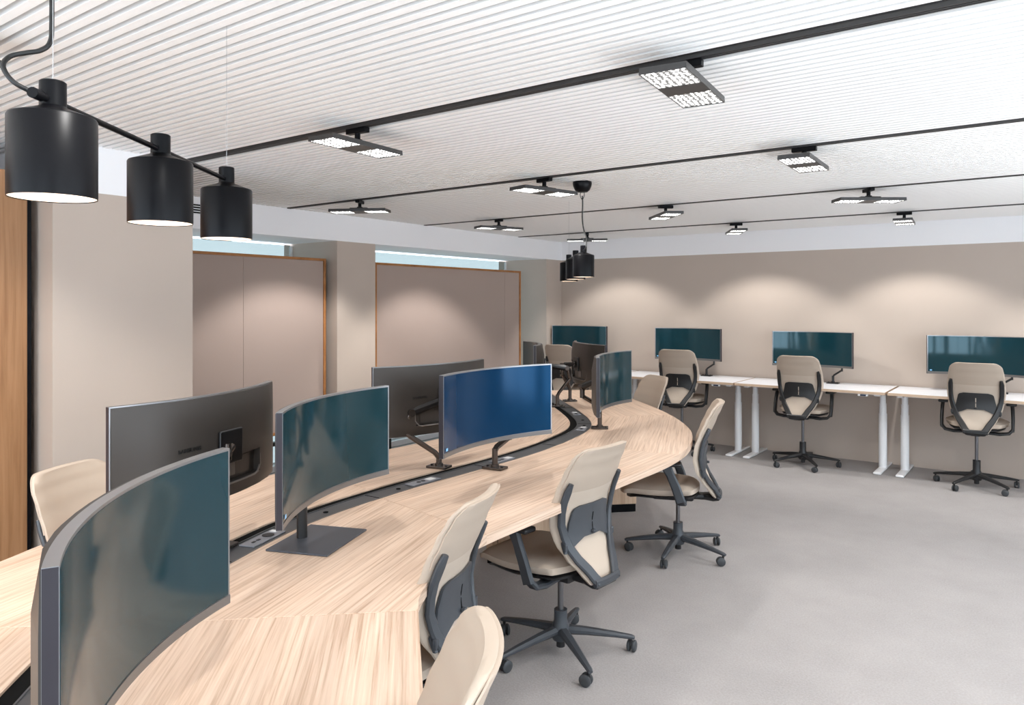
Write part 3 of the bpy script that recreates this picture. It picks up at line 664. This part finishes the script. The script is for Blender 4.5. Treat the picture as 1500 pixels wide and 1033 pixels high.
# ------------------------------------------------------------------ wall desks
def make_wall_desk(w):
    t = empty('wall_desk')
    bm = bmesh.new(); box(bm, (0, 0, .7725), (w, .68, .025), bevel=.001, seg=1); finish(bm, 'tabletop', 'ply_edge', t)
    bm = bmesh.new(); box(bm, (0, 0, .7845), (w - .004, .676, .0025)); finish(bm, 'laminate', 'white_top', t)
    for s in (-1, 1):
        x = s * (w / 2 - .085)
        l = empty('leg', (x, .06, 0)); l.parent = t
        bm = bmesh.new(); box(bm, (0, 0, .013), (.07, .60, .022), bevel=.009, seg=3); finish(bm, 'foot', 'white_metal', l, smooth=True)
        bm = bmesh.new(); lathe(bm, [(.037, .022), (.037, .54)], 24, close=True); finish(bm, 'lower_tube', 'white_metal', l, smooth=True)
        bm = bmesh.new(); lathe(bm, [(.0325, .54), (.0325, .64)], 24, close=True); finish(bm, 'middle_tube', 'white_metal', l, smooth=True)
        bm = bmesh.new(); lathe(bm, [(.028, .64), (.028, .755)], 24, close=True); finish(bm, 'upper_tube', 'white_metal', l, smooth=True)
        bm = bmesh.new(); box(bm, (0, -.02, .746), (.055, .56, .026), bevel=.008); finish(bm, 'bracket', 'white_metal', l)
    bm = bmesh.new(); box(bm, (0, .02, .738), (w - .12, .06, .04), bevel=.004); finish(bm, 'crossbeam', 'white_metal', t)
    bm = bmesh.new(); box(bm, (w / 2 - .19, -.318, .748), (.085, .035, .02), bevel=.004); c = finish(bm, 'control_panel', 'white_metal', t)
    bm = bmesh.new(); box(bm, (w / 2 - .185, -.3365, .748), (.05, .003, .014)); finish(bm, 'control_display', 'display_glass', c)
    return t
wd = make_wall_desk(1.40); first_d = True
for xc, lb in ((-3.37, 'white sit-stand desk against the back wall, just above the rounded end of the curved desk'), (-1.955, 'middle white sit-stand desk against the back wall, both T-shaped legs in view'), (-.535, 'right white sit-stand desk against the back wall, running out of the picture')):
    o = wd if first_d else copy_tree(wd); first_d = False
    o.location = (xc, 7.84, 0); tag(o, lb, 'desk', 'white sit-stand desks along the back wall')
o = make_wall_desk(1.09); o.location = (-4.635, 7.84, 0); tag(o, 'left end white sit-stand desk in the back corner, mostly hidden behind monitors', 'desk', 'white sit-stand desks along the back wall')

# ------------------------------------------------------------------ task chairs
def interp(T, z):
    for (a, *va), (b_, *vb) in zip(T, T[1:]):
        if a <= z <= b_:
            k = (z - a) / (b_ - a); k2 = k * k * (3 - 2 * k) * .5 + k * .5
            return [p + (q - p) * k2 for p, q in zip(va, vb)]
    return T[0][1:] if z < T[0][0] else T[-1][1:]
# z, half width, y of the mid line of the back
BACK = [(.385, .088, -.240), (.43, .115, -.218), (.50, .158, -.180), (.57, .190, -.155), (.64, .208, -.148), (.72, .216, -.160), (.80, .214, -.190), (.88, .205, -.222), (.94, .194, -.250), (.985, .183, -.270)]
def bpt(fx, z, d=0.):
    w, y = interp(BACK, z)
    cr = .055
    x = fx * w
    if z > .985 - cr:
        q = (z - (.985 - cr)) / cr; x = fx * (w - cr * (1 - math.sqrt(max(0, 1 - q * q))) * 1.0)
    return Vector((x, y + .042 * (x / .2) ** 2 - d, z))
def back_grid(bm, z0, z1, d0, d1, nz=22, nx=10, fx=1.0, edge=.35):
    front = []; rearv = []
    for j in range(nz + 1):
        z = z0 + (z1 - z0) * (1 - (1 - j / nz) ** 1.7)
        fr, rr = [], []
        for i in range(nx + 1):
            s = -1 + 2 * i / nx
            e = 1 - max(0, (abs(s) - .8) / .2) ** 2 * (1 - edge)
            if j in (0, nz): e = min(e, edge)
            mid = (d0 + d1) / 2; hd = (d1 - d0) / 2 * e
            fr.append(bm.verts.new(bpt(s * fx, z, mid - hd))); rr.append(bm.verts.new(bpt(s * fx, z, mid + hd)))
        front.append(fr); rearv.append(rr)
    for G_ in (front, rearv):
        for j in range(nz):
            for i in range(nx): bm.faces.new((G_[j][i], G_[j][i + 1], G_[j + 1][i + 1], G_[j + 1][i]))
    for j in range(nz):
        for i in (0, nx): bm.faces.new((front[j][i], front[j + 1][i], rearv[j + 1][i], rearv[j][i]))
    for j in (0, nz):
        for i in range(nx): bm.faces.new((front[j][i], front[j][i + 1], rearv[j][i + 1], rearv[j][i]))
def make_chair(lift, star, plastic='chair_plastic'):
    t = empty('task_chair')
    # --- base
    b = empty('star_base', (0, 0, 0), math.radians(star)); b.parent = t
    bm = bmesh.new(); lathe(bm, [(.036, .062), (.044, .080), (.040, .125), (.030, .150), (.030, .20 + lift * .3)], 24, close=True); finish(bm, 'hub', plastic, b, smooth=True)
    for k in range(5):
        a = 2 * PI * k / 5; d = Vector((math.cos(a), math.sin(a), 0)); s = Vector((-d.y, d.x, 0))
        bm = bmesh.new(); bar(bm, [d * .02 + Vector((0, 0, .108)), d * .12 + Vector((0, 0, .100)), d * .24 + Vector((0, 0, .085)), d * .325 + Vector((0, 0, .072)), d * .338 + Vector((0, 0, .068))], s, [.052, .044, .034, .026, .02], [.040, .032, .024, .018, .014]); finish(bm, 'foot_arm', plastic, b, smooth=True, auto=35)
        ca = a + 1.1 + k * .7; cd = Vector((math.cos(ca), math.sin(ca), 0)); cs = Vector((-cd.y, cd.x, 0))
        c0 = d * .322 + Vector((0, 0, 0))
        c = empty('caster', c0, ca); c.parent = b
        bm = bmesh.new(); tube(bm, [(0, 0, .072), (0, 0, .040)], .007, 12); box(bm, (.008, 0, .036), (.030, .012, .026), bevel=.004); finish(bm, 'caster_fork', 'chair_plastic_dark', c, smooth=True)
        for q in (-1, 1):
            bm = bmesh.new(); lathe(bm, [(.008, q * .021), (.020, q * .020), (.0262, q * .016), (.0265, q * .008), (.022, q * .005)], 22, c=(.014, 0, .0268), axis='Y', close=True); finish(bm, 'wheel', 'caster', c, smooth=True, auto=35)
    bm = bmesh.new(); lathe(bm, [(.0135, .15), (.0135, .37 + lift)], 20, close=True); finish(bm, 'gas_column', 'steel', t, smooth=True)
    bm = bmesh.new(); lathe(bm, [(.020, .030), (.020, .07)], 20, close=True); finish(bm, 'column_end', 'chair_plastic_dark', t, smooth=True)
    Lf = Vector((0, 0, lift))
    U = lambda o: o
    # --- mechanism
    bm = bmesh.new()
    box(bm, Lf + Vector((0, .03, .375)), (.15, .26, .045), bevel=.015); box(bm, Lf + Vector((0, -.13, .378)), (.085, .22, .034), bevel=.012)
    bar(bm, [Lf + Vector(p) for p in ((0, -.16, .380), (0, -.215, .376), (0, -.245, .384), (0, -.252, .40))], (1, 0, 0), [.10, .13, .16, .15], .03)
    finish(bm, 'mechanism', 'chair_plastic_dark', t, smooth=True, auto=35)
    # --- seat
    def seatgrid(bm, z_top, z_bot, hw, y0, y1, rnd, n=14):
        TT, BB = [], []
        for j in range(n + 1):
            v = -1 + 2 * j / n; yy = (y0 + y1) / 2 + v * (y1 - y0) / 2
            ta, ba = [], []
            for i in range(n + 1):
                u = -1 + 2 * i / n
                # squircle mapping
                k = max(abs(u), abs(v)); r = math.hypot(u, v) or 1
                q = (k / r) ** .55 if k > 0 else 1
                ux, vy = u * (q if r > 0 else 1) , v * (q if r > 0 else 1)
                wid = hw * (1 - .10 * max(0, -vy)) 
                x = ux * wid; y_ = (y0 + y1) / 2 + vy * (y1 - y0) / 2
                e = max(abs(u), abs(v)); dz = (1 - e ** 5)
                drop = .045 * max(0, (vy - .55) / .45) ** 2
                dish = .012 * (1 - ux * ux) * (1 - vy * vy)
                zm = z_bot + (z_top - z_bot) * .45
                dz = .38 + .62 * (1 - e ** 6)
                ta.append(bm.verts.new((x, y_, zm + (z_top - zm) * dz - drop - dish + lift)))
                ba.append(bm.verts.new((x * .97, y_, zm - (zm - z_bot) * dz - drop * .6 + lift)))
            TT.append(ta); BB.append(ba)
        for G_ in (TT, BB):
            for j in range(n):
                for i in range(n): bm.faces.new((G_[j][i], G_[j][i + 1], G_[j + 1][i + 1], G_[j + 1][i]))
        for j in range(n):
            for i in (0, n): bm.faces.new((TT[j][i], TT[j + 1][i], BB[j + 1][i], BB[j][i]))
            for jj in (0, n): bm.faces.new((TT[jj][j], TT[jj][j + 1], BB[jj][j + 1], BB[jj][j]))
    bm = bmesh.new(); seatgrid(bm, .480, .400, .243, -.135, .365, 0); finish(bm, 'seat', 'upholstery', t, smooth=True, auto=60)
    bm = bmesh.new(); seatgrid(bm, .418, .385, .215, -.13, .325, 0, 8); finish(bm, 'seat_pan', 'chair_plastic_dark', t, smooth=True, auto=60)
    # --- armrests
    for s in (-1, 1):
        a = empty('armrest'); a.parent = t
        bm = bmesh.new(); bar(bm, [Lf + Vector(p) for p in ((s * .06, -.02, .372), (s * .17, -.03, .366), (s * .235, -.035, .378), (s * .262, -.025, .410))], (0, 1, 0), [.07, .062, .056, .052], .024); finish(bm, 'arm_bracket', plastic, a, smooth=True, auto=40)
        bm = bmesh.new(); bar(bm, [Lf + Vector(p) for p in ((s * .262, -.028, .395), (s * .264, .0, .48), (s * .262, .035, .56), (s * .258, .062, .610))], (0, 1, 0), [.060, .056, .052, .064], [.024, .026, .028, .028]); finish(bm, 'arm_post', plastic, a, smooth=True, auto=40)
        bm = bmesh.new(); box(bm, Lf + Vector((s * .252, .085, .622)), (.078, .235, .024), bevel=.010, seg=3); finish(bm, 'arm_pad', 'chair_plastic_dark', a, smooth=True, auto=50)
    # --- back
    def shift(bm):
        bmesh.ops.translate(bm, vec=Lf, verts=bm.verts)
    bm = bmesh.new(); back_grid(bm, .39, .985, -.016, .014, 30, 14); shift(bm); finish(bm, 'backrest', 'upholstery', t, smooth=True, auto=60)
    bm = bmesh.new(); back_grid(bm, .790, .984, .004, .0195, 14, 14, fx=.965, edge=.3); shift(bm); finish(bm, 'back_cover', 'upholstery_cover', t, smooth=True, auto=60)
    zsq = [.835, .80, .75, .70, .65, .60, .55, .50, .455, .42, .40]
    fr = empty('back_frame'); fr.parent = t
    for s in (-1, 1):
        bm = bmesh.new(); P, S_, W_ = [], [], []
        for z in zsq:
            w, _y = interp(BACK, z); wd_ = .036 + .014 * max(0, (.66 - z) / .26)
            f = (w - wd_ * .5 - .010) / w
            P.append(bpt(s * f, z, .028) + Lf); S_.append((bpt(s * min(1, f + .05), z, .028) - bpt(s * (f - .05), z, .028)) * s); W_.append(wd_ if z < .82 else .022)
        bar(bm, P, S_, W_, .020); finish(bm, 'frame_side', plastic, fr, smooth=True, auto=40)
    bm = bmesh.new(); bar(bm, [bpt(q, .400, .028) + Lf for q in (-.92, -.5, 0, .5, .92)], (0, 0, 1), .036, .022); finish(bm, 'frame_bottom', plastic, fr, smooth=True, auto=40)
    # lumbar plate
    out = [(-.112, .722), (-.122, .716), (-.130, .70), (-.142, .64), (-.152, .60), (-.178, .575), (-.176, .535), (-.150, .530), (-.125, .552), (-.095, .572), (-.06, .582), (.06, .582), (.095, .572), (.125, .552), (.150, .530), (.176, .535), (.178, .575), (.152, .60), (.142, .64), (.130, .70), (.122, .716), (.112, .722)]
    bm = bmesh.new()
    def py(x, z):
        return bpt(0, z, 0).y + .042 * (x / .2) ** 2
    # build as vertical strips so that it follows the bend of the back
    m_ = 22; cols = []
    def span(x):
        ax = abs(x)
        top = .722 if ax <= .112 else (.722 - (ax - .112) / .018 * .02 if ax <= .13 else (.70 - (ax - .13) / .022 * .10 if ax <= .152 else .60 - (ax - .152) / .026 * .025))
        bot = .582 if ax <= .06 else (.582 - (ax - .06) / .065 * .03 if ax <= .125 else (.552 - (ax - .125) / .03 * .022 if ax <= .155 else .530))
        return bot, max(top, bot + .004)
    X_ = [-.18, -.165, -.152, -.141, -.13, -.12, -.09, -.06, -.0035, .0035, .06, .09, .12, .13, .141, .152, .165, .18]
    for x in X_:
        b0, t0 = span(x); z_ = [b0 + (t0 - b0) * k / 4 for k in range(5)]
        cols.append(([bm.verts.new((x, py(x, z) - .018, z)) for z in z_], [bm.verts.new((x, py(x, z) - .027, z)) for z in z_]))
    for ci, (A_, B_) in enumerate(zip(cols, cols[1:])):
        for G_ in (0, 1):
            for k in range(4): bm.faces.new((A_[G_][k], A_[G_][k + 1], B_[G_][k + 1], B_[G_][k]))
        for k in (0, 4): bm.faces.new((A_[0][k], B_[0][k], B_[1][k], A_[1][k]))
    for c_ in (cols[0], cols[-1]):
        for k in range(4): bm.faces.new((c_[0][k], c_[0][k + 1], c_[1][k + 1], c_[1][k]))
    shift(bm); lp = finish(bm, 'lumbar_plate', plastic, t, smooth=True, auto=40)
    bm = bmesh.new(); bar(bm, [Vector((0, py(0, z) - .0272, z)) + Lf for z in (.600, .64, .68)], (1, 0, 0), .006, .002); finish(bm, 'slot', 'upholstery' if plastic == 'chair_plastic_dark' else 'gap', lp)
    bm = bmesh.new(); box(bm, Vector((0, py(0, .596) - .034, .596)) + Lf, (.024, .016, .014), bevel=.004); finish(bm, 'lumbar_knob', plastic, lp)
    for s in (-1, 1):
        bm = bmesh.new(); box(bm, Vector((s * .172, py(.172, .556) - .032, .556)) + Lf, (.026, .018, .034), bevel=.005); finish(bm, 'plate_clip', plastic, lp)
    return t
def place_chair(x, y, rear_deg, lift, star_world, label, group, plastic='chair_plastic'):
    """rear_deg: world direction the back of the chair points to"""
    rz = math.radians(rear_deg + 90)      # local -Y -> rear
    t = make_chair(lift, star_world - math.degrees(rz), plastic)
    t.location = (x, y, 0); t.rotation_euler = (0, 0, rz)
    return tag(t, label, 'chair', group)
GD = 'task chairs around the curved desk'; GW = 'task chairs at the wall desks'
place_chair(-1.045, .915, 40, 0, 10, 'beige task chair back cut by the bottom border, right of the front desk seam', GD)
place_chair(-1.74, 1.81, 19, 0, 30, 'beige task chair in the inner desk curve, half hidden by the nearest chair back', GD)
place_chair(-1.83, 2.88, -5, 0, 36, 'beige task chair in the middle foreground, whole star base and grey back frame showing', GD)
place_chair(-1.95, 4.47, 21, 0, 62, 'beige task chair seen side on at the outer bend of the curved desk', GD)
place_chair(-3.0, 5.92, 58, -.03, 20, 'beige task chair showing only its upper back behind the far edge of the curved desk', GD)
place_chair(-2.80, 1.38, 206, 0, 20, 'pale beige chair back at the far left, in front of the wood panel and column', GD)
place_chair(-3.30, 3.08, 182, 0, 40, 'beige task chair mostly hidden behind the mid-desk monitor that shows its back', GD)
place_chair(-4.725, 7.60, -88, .135, 20, 'beige armchair at the corner wall desk, its back framed between monitor arms', GW, 'chair_plastic_dark')
place_chair(-3.27, 7.60, -82, .13, 30, 'beige armchair at the wall desk just above the rounded end of the curved desk', GW, 'chair_plastic_dark')
place_chair(-2.01, 7.62, -88, .115, 18, 'beige armchair at the middle wall desk, full star base on the carpet', GW, 'chair_plastic_dark')
place_chair(-.55, 7.62, -88, .115, 28, 'beige armchair at the right wall desk, nearest the right border', GW, 'chair_plastic_dark')

# ------------------------------------------------------------------ framed pinboards in the window recesses
def board(x, y0, y1, z0, z1, seams, label):
    t = tag(empty('pinboard', (x, (y0 + y1) / 2, z0)), label, 'pinboard', 'oak-framed pinboards before the windows')
    w = y1 - y0; h = z1 - z0; fw = .022
    ys = [-w / 2 + fw] + [s - (y0 + y1) / 2 for s in seams] + [w / 2 - fw]
    for a, b_ in zip(ys, ys[1:]):
        bm = bmesh.new(); box(bm, (-.012, (a + b_) / 2, h / 2), (.02, b_ - a - .0015, h - 2 * fw), bevel=.0015, seg=1); finish(bm, 'fabric_panel', 'board_fabric', t)
    for s in (-1, 1):
        bm = bmesh.new(); box(bm, (-.012, s * (w / 2 - fw / 2), h / 2), (.045, fw, h), bevel=.002, seg=1); finish(bm, 'frame_side', 'board_frame', t)
    for zz in (fw / 2, h - fw / 2):
        bm = bmesh.new(); box(bm, (-.012, 0, zz), (.045, w - 2 * fw, fw), bevel=.002, seg=1); finish(bm, 'frame_rail', 'board_frame', t)
    bm = bmesh.new()
    for s in (-1, 1): wallbox(bm, -.085, -.04, s * (w / 2) - .02 + s * .022, s * (w / 2) + .02 + s * .022, -.012, h - .01)
    wallbox(bm, -.085, -.04, -w / 2, w / 2, -.012, .03)
    finish(bm, 'rear_frame', 'black_metal', t)
    for s in (-1, 1):
        bm = bmesh.new(); wallbox(bm, -.08, -.045, s * (w / 2 - .25) - .018, s * (w / 2 - .25) + .018, -z0 + .045, 0); finish(bm, 'foot_post', 'black_metal', t)
    return t
board(-5.3, 2.45, 4.40, .49, 2.005, (3.565,), 'narrower oak-framed mauve pinboard left of the beige column, one vertical joint')
board(-5.3, 5.0, 7.42, .49, 2.0, (7.1,), 'wide oak-framed mauve pinboard between the beige column and the back corner')
